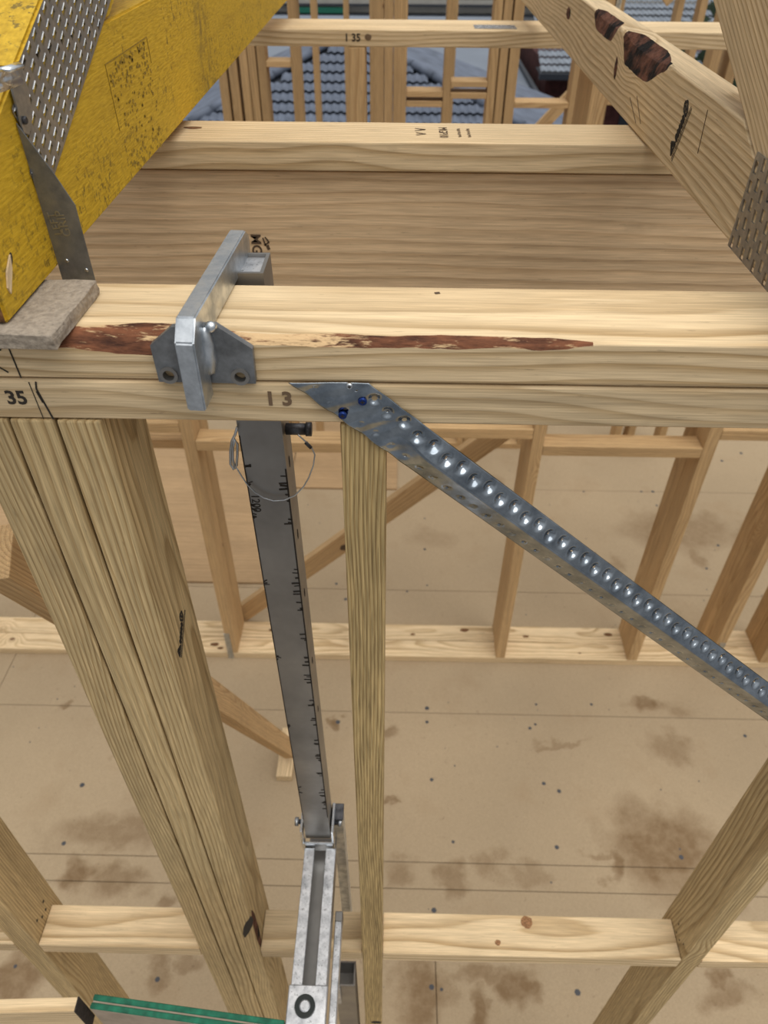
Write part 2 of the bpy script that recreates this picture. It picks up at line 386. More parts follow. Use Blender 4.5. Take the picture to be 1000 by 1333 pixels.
def wane_timber(name, a, b, wy, hz, chamfer, parent, mats, up=(0, 0, 1), step=.006, side=-1, top=None, thr=.0023, **k):
    """timber whose top edge on one side has lost its corner to bark; chamfer(x)->(dy,dz)"""
    M, L = frame(a, b, up); n = int(L/step); vs, fs, ix = [], [], []
    hy, hh = wy/2, hz/2; C = 11
    for i in range(n+1):
        x = -L/2+L*i/n; dy, dz = chamfer(x); e = .0018
        dy, dz = max(dy, e), max(dz, e); hh = min(hz/2, top(x)) if top else hz/2; bu = .25*min(dy, dz)
        jig = (noise.noise(V((x*90, 3, 1)))*.0011+noise.noise(V((x*25, 7, 1)))*.0014) if max(dy, dz) > .003 else 0
        sec = [(hy-.002, -hz/2), (hy, -hz/2+.002), (hy, hh-.0015), (hy-.0015, hh), (-hy+dy+jig, hh), (-hy+dy*.6-bu, hh-dz*.28-bu*.3+jig), (-hy+dy*.25-bu*.4, hh-dz*.66+jig), (-hy, hh-dz+jig), (-hy, -hz/2+.0032), (-hy+.0009, -hz/2+.001), (-hy+.003, -hz/2)]
        for y, z in sec: vs.append((x, y*(-side), z))
    for i in range(n):
        big = max(chamfer(-L/2+L*(i+.5)/n)) > thr
        for j in range(C):
            q = (i*C+j, i*C+(j+1) % C, (i+1)*C+(j+1) % C, (i+1)*C+j)
            fs.append(q if side < 0 else q[::-1]); ix.append(1 if (big and j in (4, 5, 6)) else 0)
    c0 = tuple(range(C)); c1 = tuple(n*C+j for j in range(C))
    fs.append(c0[::-1] if side < 0 else c0); ix.append(0); fs.append(c1 if side < 0 else c1[::-1]); ix.append(0)
    o = mesh(name, vs, fs, mats, parent, M, ix)
    bm = bmesh.new(); bm.from_mesh(o.data); bmesh.ops.recalc_face_normals(bm, faces=bm.faces[:]); bm.to_mesh(o.data); bm.free()
    return grain(o, **k)
def sm(a, b, x): t = max(0, min(1, (x-a)/(b-a))); return t*t*(3-2*t)

# ================================================================== floor
floor = bpy.data.objects.new('floor', None); floor['kind'] = 'structure'
finish(floor, None, Matrix.Translation((0, 1.5, FZ)))
rows = [(-1.6, .432, (-3.2, .163, 3.6)), (.434, .592, (-3.2, 3.6)), (.594, .684, (-3.2, 1.9, 3.6)), (.686, 1.306, (-3.2, 3.6)), (1.308, 2.006, (-3.2, -1.7, 3.6)), (2.008, 2.805, (-3.2, 3.6)), (2.807, 3.7, (-3.2, 3.6)), (3.702, 5.0, (-3.2, 3.6))]
for y0, y1, xs in rows:
    for x0, x1 in zip(xs, xs[1:]):
        o = box('floor_sheet', (x0+.001, y0, FZ-.022), (x1-.001, y1, FZ), FLOOR, floor, .0012)
box('subfloor', (-3.2, -1.6, FZ-.25), (3.6, 5.0, FZ-.0225), DARKGAP, floor, 0)
# screw heads and nail holes, far too small to pick apart
vs, fs = [], []
def dot(x, y, r):
    k = len(vs); n = 6
    for j in range(n): vs.append((x+r*math.cos(j*1.047), y+r*math.sin(j*1.047), FZ+.0006))
    fs.append(tuple(range(k, k+n)))
for u, v in [(690, 948), (970, 958), (556, 922), (556, 940), (562, 1015), (728, 1030), (590, 1096), (708, 1020), (725, 1103), (887, 1116), (697, 943), (770, 917), (698, 917), (565, 1185), (562, 1285), (575, 1288), (752, 1292), (107, 1022), (83, 1098),
             (205, 1275), (20, 1258), (553, 675), (553, 715), (556, 762), (530, 770), (700, 670), (775, 720), (835, 640), (855, 658), (850, 640), (920, 740), (935, 710), (672, 818), (450, 780), (438, 760), (445, 840), (440, 940), (965, 590), (940, 600), (840, 590), (760, 640)]:
    q = at(u, v, FZ); dot(q.x, q.y, random.uniform(.0055, .0105))
for i in range(120): dot(random.uniform(-2, 2.2), random.uniform(-.3, 3.0), random.uniform(.0015, .004))
o = mesh('screw_heads', vs, fs, SCREW, floor, Matrix.Identity(4)); o['kind'] = 'stuff'
# scattered dropped nails on the floor
# plywood sheets lying past the second wall
o = box('plywood_sheet', (-2.6, 2.03, FZ+.0005), (-.60, 3.2, FZ+.012), PLY, None, .001); grain(o, 1.0, (.9, -1.2), 60)
tag(o, 'brown plywood sheet lying on the floor left of the far studs', 'plywood')
o = box('plywood_sheet', (-.595, 2.78, FZ+.0005), (.02, 3.95, FZ+.012), PLY, None, .001); grain(o, 1.02, (.9, -1.2), 60)
tag(o, 'small brown plywood sheet on the floor behind the steel post', 'plywood')

# ================================================================== nearest wall frame
wf = thing('wall_frame', (0, .045, FZ), 'nearest pine wall frame with bark-edged double top plate under the steel bracket', 'wall frame')
X0, X1 = -1.15, 1.25
def ch_plate(x):
    wx = x+(X0+X1)/2
    n = noise.noise(V((wx*14, 0, 5)))
    d = .0085*sm(.160, .10, wx)*(.75+.7*n)+.0015*sm(.17, .10, wx)
    d += .0115*sm(-.06, -.15, wx)*(.9+.35*n)
    return max(d, 0)*1.0, max(d, 0)*.62
up_ = wane_timber('top_plate', (X0, .045, -.0175), (X1, .045, -.0175), .09, .035, ch_plate, wf, [PINE, BARK], side=-1, tone=1.06, pith=(.045, -.16), ring=115)
lp = horiz('top_plate', wf, X0, X1, 0, .09, -.0715, -.0362, PINE, tone=.98, pith=(.10, -.09), ring=150, bev=.0042, seg=3)
up_['label'] = 'upper top plate with a strip of red-brown bark along its front edge'
ZT = -.0725
stud(wf, -.3385, -.3035, 0, .09, FZ+.035, ZT, PINE_STUD, tone=1.0, pith=(.03, .16), ring=200)
stud(wf, -.3010, -.2665, 0, .09, FZ+.035, ZT, PINE_STUD, tone=1.05, pith=(.0, -.20), ring=110)
sr = stud(wf, -.2640, -.2290, 0, .09, FZ+.035, ZT, PINE_STUD, tone=1.0, pith=(-.02, -.07), ring=230)
cs = stud(wf, -.0425, -.0065, 0, .07, FZ+.035, ZT, PINE_ROUGH, tone=1.0, pith=(.02, .33), ring=260)
stud(wf, .5350, .5700, 0, .09, FZ+.035, ZT, PINE_STUD, tone=1.0, pith=(.05, .05), ring=190)
stud(wf, -.6780, -.6350, 0, .09, FZ+.035, ZT, PINE_STUD, tone=1.0, pith=(.05, .04), ring=210)
ZN = -1.2275
for x0, x1, tn in ((-1.1, -.679, .98), (-.634, -.3395, 1.05), (-.228, -.0435, .88), (-.0055, .534, 1.05), (.571, 1.2, 1.03)):
    horiz('noggin', wf, x0, x1, 0, .07, ZN-.035, ZN, PINE, tone=tn, pith=(.03, -.09), ring=120)
horiz('bottom_plate', wf, X0, X1, 0, .09, FZ+.0005, FZ+.0345, PINE)
# marks on the plates
XF, ZF = (1, 0, 0), (0, 0, 1)
text('35', lp, (-.2885, -.0003, -.0525), XF, ZF, .0165, INK, bold=.0004)
text('1 3', lp, (-.088, -.0003, -.050), XF, ZF, .0165, SMUDGE, bold=.0006)
strokes('pencil_mark', up_, (0, -.0003, 0), XF, ZF, [((-.2800, -.0090), (-.2790, -.0345)), ((-.2985, -.016), (-.286, -.011)), ((-.297, -.022), (-.287, -.030))], INK, .0011)
strokes('pencil_mark', lp, (0, -.0003, 0), XF, ZF, [((-.2745, -.0380), (-.2732, -.0710), .0006), ((-.2690, -.0375), (-.2705, -.044), .0013), ((-.2705, -.044), (-.2655, -.0712), .0014), ((-.2710, -.046), (-.2690, -.056), .0015)], INK)
logo(sr, (-.2287, .036, -.374), (0, .8, .6), (0, -.6, .8), .052, INK)
strokes('nail_dents', up_, (0, 0, .0003), XF, (0, 1, 0), [((.030, .078), (.034, .079), .003), ((.36, .02), (.372, .022), .0025), ((.365, .024), (.377, .020), .0012)], INKB)
# resin scar low on the stack and knots on the right stud
def lens(name, parent, org, xd, yd, rx, ry, mat, n=18, seed=0, h=.0006):
    vs = [(0, 0, h)]; fs = []
    for k in range(n):
        a = 2*math.pi*k/n; rr = 1+.25*noise.noise(V((math.cos(a)*2+seed, math.sin(a)*2, seed)))
        vs.append((rx*rr*math.cos(a), ry*rr*math.sin(a), 0))
    fs = [(0, 1+k, 1+(k+1) % n) for k in range(n)]
    return mesh(name, vs, fs, mat, parent, basis(org, xd, yd))
lens('resin_scar', sr, (-.2375, -.0003, -1.115), (.25, 0, 1), (-1, 0, .25), .050, .0065, INK, seed=2)
lens('resin_scar', sr, (-.2288, .012, -1.16), (0, 0, 1), (0, -1, 0), .085, .010, KBARK, seed=4)
for (dy, dz) in ((.018, .028), (.03, .012), (.05, .03), (.044, .008)):
    lens('nail_hole', wf, (.5348, dy, ZN+dz), (0, 0, 1), (0, 1, 0), .003, .002, INK, 8)
    lens('nail_hole', wf, (-.6348, dy+.01, ZN+dz+.01), (0, 1, 0), (0, 0, 1), .003, .004, INK, 8)
lens('knot', cs, (-.0180, -.0003, -1.655), XF, ZF, .012, .010, INK, 12, 6)
lens('knot', wf, (.262, .058, ZN+.0002), XF, (0, 1, 0), .011, .011, KNOTM, 20, 3)
lens('knot', wf, (.205, .022, ZN+.0002), XF, (0, 1, 0), .0055, .005, KNOTM, 16, 5)

# ================================================================== lintel beam behind
lb = thing('lintel_beam', (0, .545, -.30), 'deep brown timber beam on edge with a pale flat plate on top, behind the nearest wall', 'beam')
bt = horiz('beam_plate', lb, -1.3, 1.6, .497, .592, -.0335, .0, PINE, tone=1.02, pith=(.2, -.10), ring=150)
bw = horiz('beam_board', lb, -1.3, 1.6, .505, .550, -.286, -.0365, BEAMW, tone=1.0, pith=(-.03, -.075), ring=62)
text('MG', bw, (-.1905, .5046, -.130), (0, 0, -1), (1, 0, 0), .0185, INKB, bold=.0004)
strokes('stamp', bw, (-.1775, .5046, -.127), (0, 0, -1), (1, 0, 0), [((-.007, .0), (.0, .005)), ((.0, .005), (.004, -.002)), ((-.006, -.003), (.005, .0)), ((.004, .002), (.010, .004), .004)], INKB, .002)
text('MGP10', bt, (.055, .545, .0003), (0, -1, 0), (1, 0, 0), .016, INKB)
strokes('stamp', bt, (.030, .545, .0003), XF, (0, 1, 0), [((-.010, .006), (.003, .012), .002), ((.003, .012), (-.010, .017), .002), ((-.009, -.014), (.003, -.008), .002), ((.003, -.008), (-.009, -.003), .002), ((-.004, .012), (.003, .012), .003), *[((x_+.0008*math.sin(k*2.1), -.02+k*.0058), (x_+.0030, -.0175+k*.0058), .0022) for x_ in (.044, .056) for k in range(7)]], INKB)
lens('knot', bt, (-.265, .555, .0003), XF, (0, 1, 0), .012, .006, ENDG, 14, 3)

# ================================================================== yellow truss (left)
yt = thing('roof_truss', (-.31, 0, .012), 'yellow painted roof truss with a large toothed nail plate at its heel', 'roof truss')
YX0, YX1 = -.345, -.270
PT = .404
def ysect(name, poly, mat):     # polygon in (Y,Z), thickness along X ; local x = along Y
    cy, cz = sum(p[0] for p in poly)/len(poly), sum(p[1] for p in poly)/len(poly)
    cy, cz = 2.0, .079
    M = basis((YX0, cy, cz), (0, -1, 0), (0, 0, 1))   # local x=-Y, y=+Z, z = (0,-1,0)x(0,0,1) = (-1,0,0)
    M = Matrix(((0, -1, 0, YX1), (-1, 0, 0, cy), (0, 0, 1, cz), (0, 0, 0, 1)))
    bm = bmesh.new(); a = [bm.verts.new((-(y-cy), 0, z-cz)) for y, z in poly]
    b = [bm.verts.new((-(y-cy), (YX1-YX0), z-cz)) for y, z in poly]; n = len(poly)
    bm.faces.new(a); bm.faces.new(b[::-1])
    for i in range(n): bm.faces.new((a[i], b[i], b[(i+1) % n], a[(i+1) % n]))
    bmesh.ops.recalc_face_normals(bm, faces=bm.faces[:])
    bmesh.ops.bevel(bm, geom=bm.edges[:], offset=.002, segments=2, affect='EDGES')
    return bmobj(name, bm, mat, yt, M)
yc = ysect('bottom_chord', [(-.006, .0125), (4.2, .0125), (4.2, .1455), (.115, .1455), (-.006, .0965)], YEL)
zt = lambda y: .1455+(y-.112)*PT
ysect('top_chord', [(.113, .1465), (.335, .1465), (1.1, .1465+(1.1-.335)*PT), (1.1, zt(1.1))], YEL)
M_ = basis((YX1-.02, -.0062, .055), (1, 0, 0), (0, 0, 1))
prism('end_grain', [(-.05, -.041), (.018, -.041), (.018, .035), (-.05, .035)], .0006, ENDG, yt, M_)
# splintered chip at the lower end
prism('splinter', [(0, 0), (.018, .002), (.026, .006), (.012, .008), (.002, .005)], .0012, PINE, yt, basis((YX1+.0002, .008, .028), (0, .75, .66), (0, -.66, .75)))['tone'] = .95
lens('chip_hole', yt, (YX1+.0003, .022, .045), (0, .8, .6), (0, -.6, .8), .007, .003, INK, 10, 3)
# square ghost of an old label: grid of grey flecks
vs, fs = [], []
for i in range(230):
    a, b = random.random(), random.random()**1.6
    y, z = .30+.135*a, .113-.10*b; r = random.uniform(.0006, .0019)
    k = len(vs); vs += [(YX1+.0004, y-r*1.6, z-r*.5), (YX1+.0004, y+r*1.2, z-r), (YX1+.0004, y+r*1.6, z+r*.6), (YX1+.0004, y-r, z+r)]; fs.append((k, k+1, k+2, k+3))
MOULD = plain('label_residue', (.30, .195, .03), .9, 0, .3, 200)
o = mesh('label_residue', vs, fs, MOULD, yt); o['kind'] = 'stuff'
strokes('label_outline', yt, (YX1+.0003, 0, 0), (0, 1, 0), (0, 0, 1), [((.295, .116), (.440, .116)), ((.296, .116), (.298, .06)), ((.440, .116), (.441, .092))], MOULD, .0008)

def nail_plate(name, parent, M, L, W, pitch=(.0125, .0092), slot=(.0058, .0022), th=.0012, mat=ZINC, clip=None, lip=True):
    """plate in local xy with punched slots; each slot keeps its tooth lips"""
    nx, ny = int(L/pitch[0]), int(W/pitch[1]); px, py = L/nx, W/ny; vs, fs = [], []
    def quadring(o, i, z):
        k = len(vs)
        for (x, y) in o+i: vs.append((x, y, z))
        for j in range(4): fs.append((k+j, k+(j+1) % 4, k+4+(j+1) % 4, k+4+j))
        return k
    for a in range(nx):
        for b in range(ny):
            x0, y0 = a*px, b*py
            if clip and not clip(x0+px/2, y0+py/2): continue
            cx, cy = x0+px/2+(px*.16 if b % 2 else -px*.16), y0+py/2
            hx, hy = slot[0]/2, slot[1]/2; sk = .0006
            oq = [(x0, y0), (x0+px, y0), (x0+px, y0+py), (x0, y0+py)]
            iq = [(cx-hx, cy-hy-sk), (cx+hx, cy-hy+sk), (cx+hx, cy+hy+sk), (cx-hx, cy+hy-sk)]
            k = quadring(oq, iq, th)
            # slot walls
            kk = len(vs)
            for (x, y) in iq: vs.append((x, y, -.0002))
            for j in range(4): fs.append((k+4+j, k+4+(j+1) % 4, kk+(j+1) % 4, kk+j))
            if not lip: continue
            kk = len(vs)
            vs.extend([(cx-hx, cy+hy-sk, th), (cx+hx, cy+hy+sk, th), (cx+hx*.8, cy+hy+sk+.0003, th+.0007), (cx-hx*.8, cy+hy-sk+.0003, th+.0007), (cx+hx, cy+hy+sk+.0007, th), (cx-hx, cy+hy-sk+.0007, th)])
            fs.extend([(kk, kk+1, kk+2, kk+3), (kk+3, kk+2, kk+4, kk+5)])
    o = mesh(name, vs, fs, mat, parent, M)
    k = len(vs)
    if not clip:   # rim so the plate shows its thickness
        rim = [(0, 0), (L, 0), (L, W), (0, W)]; rv = [(x, y, 0) for x, y in rim]+[(x, y, th) for x, y in rim]
        mesh('plate_rim', rv, [(j, (j+1) % 4, 4+(j+1) % 4, 4+j) for j in range(4)], mat, o, M)
    return o
cs22, sn22 = math.cos(math.atan(PT)), math.sin(math.atan(PT))
# plate origin = lower near corner, x along slope, y across (up)
n0 = V((YX1+.0002, .098, .0595))
nail_plate('nail_plate', yt, basis(n0, (0, cs22, sn22), (0, -sn22, cs22)), .36, .0745, (.0158, .0093), (.0096, .0040), clip=lambda x, y: n0.y+cs22*x-sn22*y > .0955)

# packer under its heel
bm = boxbm(.125, .090, .0115, .0006); bmesh.ops.subdivide_edges(bm, edges=bm.edges[:], cuts=7, use_grid_fill=True)
for v in bm.verts:
    e = max(0, abs(v.co.x)-.058)*18+max(0, abs(v.co.y)-.040)*18
    n_ = noise.noise_vector(v.co*160); v.co += n_*.0016*min(1, .25+e*6)
pk = bmobj('packing_shim', bm, FIBRE, None, Matrix.Translation((-.296, .0255, .0062)) @ Matrix.Rotation(-.03, 4, 'Z'))
tag(pk, 'rough grey fibre packer wedged under the heel of the yellow truss', 'packer')

# tie-down strap
ts = thing('tie_down_strap', (-.269, .09, .0), 'bent grey steel tie-down strap nailed beside the toothed plate on the yellow truss', 'strap')
# leaf standing square to the truss face (normal -Y)
lf = prism('strap_leaf', [(0, .0), (.0262, 0), (.0262, .060), (.016, .084), (0, .116)], .0012, GUSS, ts, basis((-.2692, .0912, .0005), XF, ZF))
lf['label'] = 'flat strap leaf reflecting yellow'
prism('strap_face', [(-.0005, .110), (.008, .106), (.021, .115), (.027, .132), (.024, .147), (.002, .145)], .0014, ZINC, ts, basis((-.2684, .0930, 0), (0, 1, 0), (0, 0, 1)), .0004)
vs, fs = [], []
sec = [(-.2668, .136), (-.2665, .142), (-.2652, .1465), (-.2620, .1492), (-.2570, .1500), (-.2520, .1490)]
for i, (x, z) in enumerate(sec):
    for y in (.066, .1165-.0055*i): vs.append((x, y, z+(y-.1165)*-.06))
for i in range(len(sec)-1): fs.append((2*i, 2*i+1, 2*i+3, 2*i+2))
o = mesh('strap_lip', vs, fs, GALV_BR, ts, smooth=True); md = o.modifiers.new('t', 'SOLIDIFY'); md.thickness = .0018
disc('nail', .0028, .001, DKMET, ts, basis((-.2667, .0985, .1165), (0, 1, 0), ZF), 12, .0008)
disc('nail', .0016, .0006, GALV_BR, ts, basis((-.2612, .0899, .018), XF, ZF), 10, .0004)
disc('nail', .0016, .0006, GALV_BR, ts, basis((-.2475, .0899, .0105), XF, ZF), 10, .0004)
text('GRIP', ts, (-.2555, .0898, .047), (-.1, 0, 1), (-1, 0, -.1), .0095, ZINC, 'embossing')
text('LEFT', ts, (-.2620, .0898, .047), (-.1, 0, 1), (-1, 0, -.1), .0085, ZINC, 'embossing')

# ================================================================== right truss
rt = thing('roof_truss', (.315, 0, 0), 'unpainted pine roof truss with a bark-lined knot hole and nail plate at right', 'roof truss')
RX0 = .297; RW = .038
# bottom chord: axis from far to near so local +x = -Y ; visible face at X=RX0
SL = .441
jl = lambda y: .0745+(y-.196)*SL
Ya, Yb = .07, 4.2
def ch_r(x):
    y = (Ya+Yb)/2+x
    g = sm(.455, .56, y)*sm(.70, .655, y)*.026+sm(.722, .76, y)*sm(.905, .86, y)*.017
    g2 = .0035*sm(.36, .47, y)*sm(1.0, .8, y)
    return g*.62+g2, g*1.15+g2
rc = wane_timber('bottom_chord', (RX0+RW/2, Ya, .0455), (RX0+RW/2, Yb, .0455), RW, .089, ch_r, rt, [PINE, KBARK], side=+1, tone=.95, pith=(-.005, -.075), ring=140, step=.004, thr=.006, top=lambda x: jl((Ya+Yb)/2+x)-.0465)
# near scarfed end and top chord as section polygons in (Y,Z)
def rsect(name, poly, mat, tone, pith, ring, ang=0.0, ctr=(.3, .1)):
    ca, sa = math.cos(ang), math.sin(ang)
    M = Matrix(((0, -1, 0, RX0), (ca, 0, -sa, ctr[0]), (sa, 0, ca, ctr[1]), (0, 0, 0, 1)))
    Mi = M.inverted()
    bm = bmesh.new(); a = [bm.verts.new(Mi @ V((RX0, y, z))) for y, z in poly]; b = [bm.verts.new(Mi @ V((RX0+RW, y, z))) for y, z in poly]; n = len(poly)
    bm.faces.new(a); bm.faces.new(b[::-1])
    for i in range(n): bm.faces.new((a[i], b[i], b[(i+1) % n], a[(i+1) % n]))
    bmesh.ops.recalc_face_normals(bm, faces=bm.faces[:]); bmesh.ops.bevel(bm, geom=bm.edges[:], offset=.0018, segments=2, affect='EDGES')
    return grain(bmobj(name, bm, mat, rt, M), tone, pith, ring)
rsect('top_chord', [(-.02, jl(-.02)), (1.1, jl(1.1)), (1.1, jl(1.1)+.098), (-.02, jl(-.02)+.098)], PINE, 1.0, (.01, -.30), 190, math.atan(SL), (.5, jl(.5)+.049))
nail_plate('nail_plate', rt, basis((RX0-.0003, .016, -.0005), (0, 0, 1), (0, 1, 0)), .078, .170, (.0156, .0125), (.0098, .0068), lip=False)
logo(rc, (RX0-.0004, .388, .046), (0, -.35, .93), (0, .93, .35), .060, INK)
for sg in (((.318, .040), (.322, .078), .0009), ((.55, .012), (.60, .03), .0008), ((.53, .016), (.57, .038), .0008)): strokes('pencil_mark', rc, (RX0-.0003, 0, 0), (0, 1, 0), (0, 0, 1), [sg], INKB)
lens('knot', rc, (RX0-.0003, 1.10, .058), (0, 1, 0), (0, 0, -1), .02, .009, KBARK, 16, 8)
lens('knot', rc, (RX0-.0003, .70, .045), (0, .3, 1), (0, 1, -.3), .014, .008, KBARK, 16, 2)

# ================================================================== angle brace
ab = thing('angle_brace', (-.03, 0, -.07), 'dimpled galvanised steel angle brace running diagonally down from the top plate', 'metal brace')
d_ = V((.761, 0, -.649)); n_ = V((-.649, 0, -.761))
P0 = V((-.0195, -.0015, -.0333)); WB = .0385; SP = .0153
NT_, ds = 34, .00125
tg = [i/NT_ for i in range(NT_+1)]
Ltot = .74; ns = int(Ltot/ds)
vs, fs, keepv = [], [], {}
def bsurf(s, t):
    """s along, t 0..1 across (0 upper). returns position"""
    tr = .47
    amp = .0110*sm(.035, .085, s)
    prof = t/tr if t < tr else (1-t)/(1-tr)
    y = amp*prof
    # flattened, crumpled end
    if s < .09: y += .0012*math.sin(s*230+t*5)*sm(.09, .03, s)*(.4+.6*t)
    # dimples pressed in
    k = round((s-.012)/SP); s0 = .012+k*SP
    tc_ = .24+(.03 if k % 2 else -.03); r = math.hypot(s-s0, (t-tc_)*WB)
    if s > .004: y -= .0034*max(0, 1-(r/.0056)**2)
    s1 = s0+.006; r2 = math.hypot(s-s1, (t-.80)*WB)
    y -= .0010*max(0, 1-(r2/.0030)**2)
    hole = (r < .0019) or (r2 < .0016)
    return P0+d_*s+n_*(WB*t)+V((0, -y-.0012, 0)), hole
for i in range(ns+1):
    for t in tg:
        # end is cut level: shift start so z is constant along the cut
        s0 = -(n_.z*WB*t)/d_.z
        s = s0*(1-min(1, i*ds/.08)) + i*ds if False else s0+i*ds*(Ltot-s0)/Ltot
        p, h = bsurf(s, t); vs.append(p); keepv[len(vs)-1] = h
Wn = NT_+1
for i in range(ns):
    for j in range(NT_):
        q = (i*Wn+j, (i+1)*Wn+j, (i+1)*Wn+j+1, i*Wn+j+1)
        if all(keepv[k] for k in q) : continue
        fs.append(q)
bo = mesh('brace_strip', vs, fs, BRACE, ab, smooth=True)
md = bo.modifiers.new('t', 'SOLIDIFY'); md.thickness = .0009; md.offset = 0
def at_y(u, v, Y):
    d = Fd+R2*((u-500)/FPX)+U2*((666.5-v)/FPX); return CAM+d*((Y-CAM.y)/d.y)
for (u, v, m_, r) in ((472, 523, BLUE, .0034), (446, 541, BLUE, .0033), (455, 503, GALV_BR, .0026)):
    q = at_y(u, v, -.0042); o = disc('screw', r, .0014, m_, ab, basis((q.x, -.0030, q.z), XF, ZF), 16, .0008)
    strokes('drive_cross', o, (q.x, -.0054, q.z), XF, ZF, [((-r*.5, 0), (r*.5, 0)), ((0, -r*.5), (0, r*.5))], INK, .0007)

# ================================================================== scaffold bracket
sb = thing('scaffold_bracket', (-.13, .12, -1.0), 'grey steel scaffold bracket hooked over the top plate with post and folding arm', 'scaffold bracket')
th = math.radians(-3.0)
Mb = Matrix.Translation((-.1475, 0, 0)) @ Matrix.Rotation(th, 4, 'Z')
# hook bar profile in (Y,Z), 13 mm thick along X
hp = [(-.030, -.042), (-.0066, -.042), (-.0066, .0006), (.150, .0006), (.150, .018), (.140, .0255), (-.018, .0255), (-.030, .012)]
Mh = Mb @ Matrix(((0, 0, 1, 0), (1, 0, 0, 0), (0, 1, 0, 0), (0, 0, 0, 1)))
prism('hook_bar', hp, .0135, GALV, sb, Mh, .0012)
# gusset plate with two bolt holes
gp = [(-.1738, -.0325), (-.1025, -.0330), (-.1018, -.0045), (-.126, .0135), (-.157, .0115), (-.1745, -.0030)]
holes = [(at_y(220, 488, -.006).x, at_y(220, 488, -.006).z), (at_y(313, 490, -.006).x, at_y(313, 490, -.006).z)]
bm = bmesh.new(); ov = [bm.verts.new((x, -.0062, z)) for x, z in gp]
es = [bm.edges.new((ov[i], ov[(i+1) % len(ov)])) for i in range(len(ov))]
for hx, hz_ in holes:
    hv = [bm.verts.new((hx+.0042*math.cos(k*math.pi/8), -.0062, hz_+.0042*math.sin(k*math.pi/8))) for k in range(16)]
    es += [bm.edges.new((hv[i], hv[(i+1) % 16])) for i in range(16)]
bmesh.ops.triangle_fill(bm, use_beauty=True, use_dissolve=False, edges=es)
r = bmesh.ops.extrude_face_region(bm, geom=bm.faces[:])
bmesh.ops.translate(bm, vec=(0, .0055, 0), verts=[e for e in r['geom'] if isinstance(e, bmesh.types.BMVert)])
bmesh.ops.recalc_face_normals(bm, faces=bm.faces[:])
bmobj('gusset_plate', bm, GUSS, sb)
for hx, hz_ in holes: ring_mesh('hole_collar', .0042, .0068, .0012, STEEL, sb, basis((hx, -.0062, hz_), XF, ZF))
# weld bead beside the bar
bm = bmesh.new(); bmesh.ops.create_icosphere(bm, subdivisions=3, radius=1)
for v in bm.verts: v.co = V((v.co.x*.006, v.co.y*.0055, v.co.z*.019))+noise.noise_vector(v.co*3)*.0009
bmobj('weld_bead', bm, GALV, sb, Matrix.Translation((-.1335, -.008, -.006)), True)
bm = bmesh.new(); bmesh.ops.create_icosphere(bm, subdivisions=2, radius=.0042)
for v in bm.verts: v.co += noise.noise_vector(v.co*400)*.0009
bmobj('weld_blob', bm, GALV_BR, sb, Matrix.Translation((-.1285, -.007, .0125)), True)
# square post: slightly leaning tube with open top
def sqtube(name, a, b, w_, d__, wall, mat, up=(0, 1, 0), parent=None):
    M, L = frame(a, b, up); h = L/2; vs, fs = [], []
    for x in (-h, h):
        for (p, q) in ((w_/2, d__/2), (w_/2-wall, d__/2-wall)):
            vs += [(x, -p, -q), (x, p, -q), (x, p, q), (x, -p, q)]
    for j in range(4):
        k = (j+1) % 4
        fs += [(j, k, 8+k, 8+j), (4+k, 4+j, 12+j, 12+k), (j, 4+j, 4+k, k), (8+j, 8+k, 12+k, 12+j)]
    o = mesh(name, vs, fs, mat, parent, M)
    bm = bmesh.new(); bm.from_mesh(o.data); bmesh.ops.recalc_face_normals(bm, faces=bm.faces[:]); bm.to_mesh(o.data); bm.free()
    return o
PA, PB = V((-.1290, .1190, .006)), V((-.1178, .1190, -.990))
post = sqtube('post', PB, PA, .042, .042, .003, STEEL, (0, 1, 0), sb)
box('post_cap', (-.1470, .1010, -.002), (-.1110, .1370, .0035), ALU, sb, .0008)
# scale marks and slots on the post
pd = (PA-PB).normalized()
seg_ = []
rs = random.Random(5)
for c0 in (.215, .235, .262, .345, .372, .40, .455, .51, .545, .60, .64, .69, .74, .79, .84, .88):
    for k in range(rs.randint(2, 5)):
        q_ = c0+rs.uniform(-.012, .012); L_ = rs.uniform(.003, .010)
        seg_.append(((.0208-L_, -q_), (.0208, -q_-rs.uniform(-.001, .001)), rs.uniform(.0010, .0026)))
for c0 in (.20, .222, .25, .262, .36, .50, .66, .83):
    for k in range(3):
        q_ = c0+rs.uniform(-.008, .008); seg_.append(((-.0206, -q_), (-.0206+rs.uniform(.002, .007), -q_+rs.uniform(-.004, .004)), rs.uniform(.0008, .0022)))
seg_ += [((.0200, -.20), (.0200, -.92), .0016), ((-.0203, -.16), (-.0203, -.93), .0012)]
strokes('scale_marks', post, PA+V((0, -.02125, 0)), pd.cross(V((0, 1, 0)))*-1, pd, seg_, INK)
text('1200', post, PA-pd*.245+V((-.015, -.0213, 0)), -pd, V((1, 0, 0)), .012, INK, 'scale_marks')
for s in (.205, .305, .40, .53, .64): lens('slot', post, PA-pd*s+V((.0213, -.002, 0)), pd, (0, -1, 0), .0075, .0028, INK, 12)
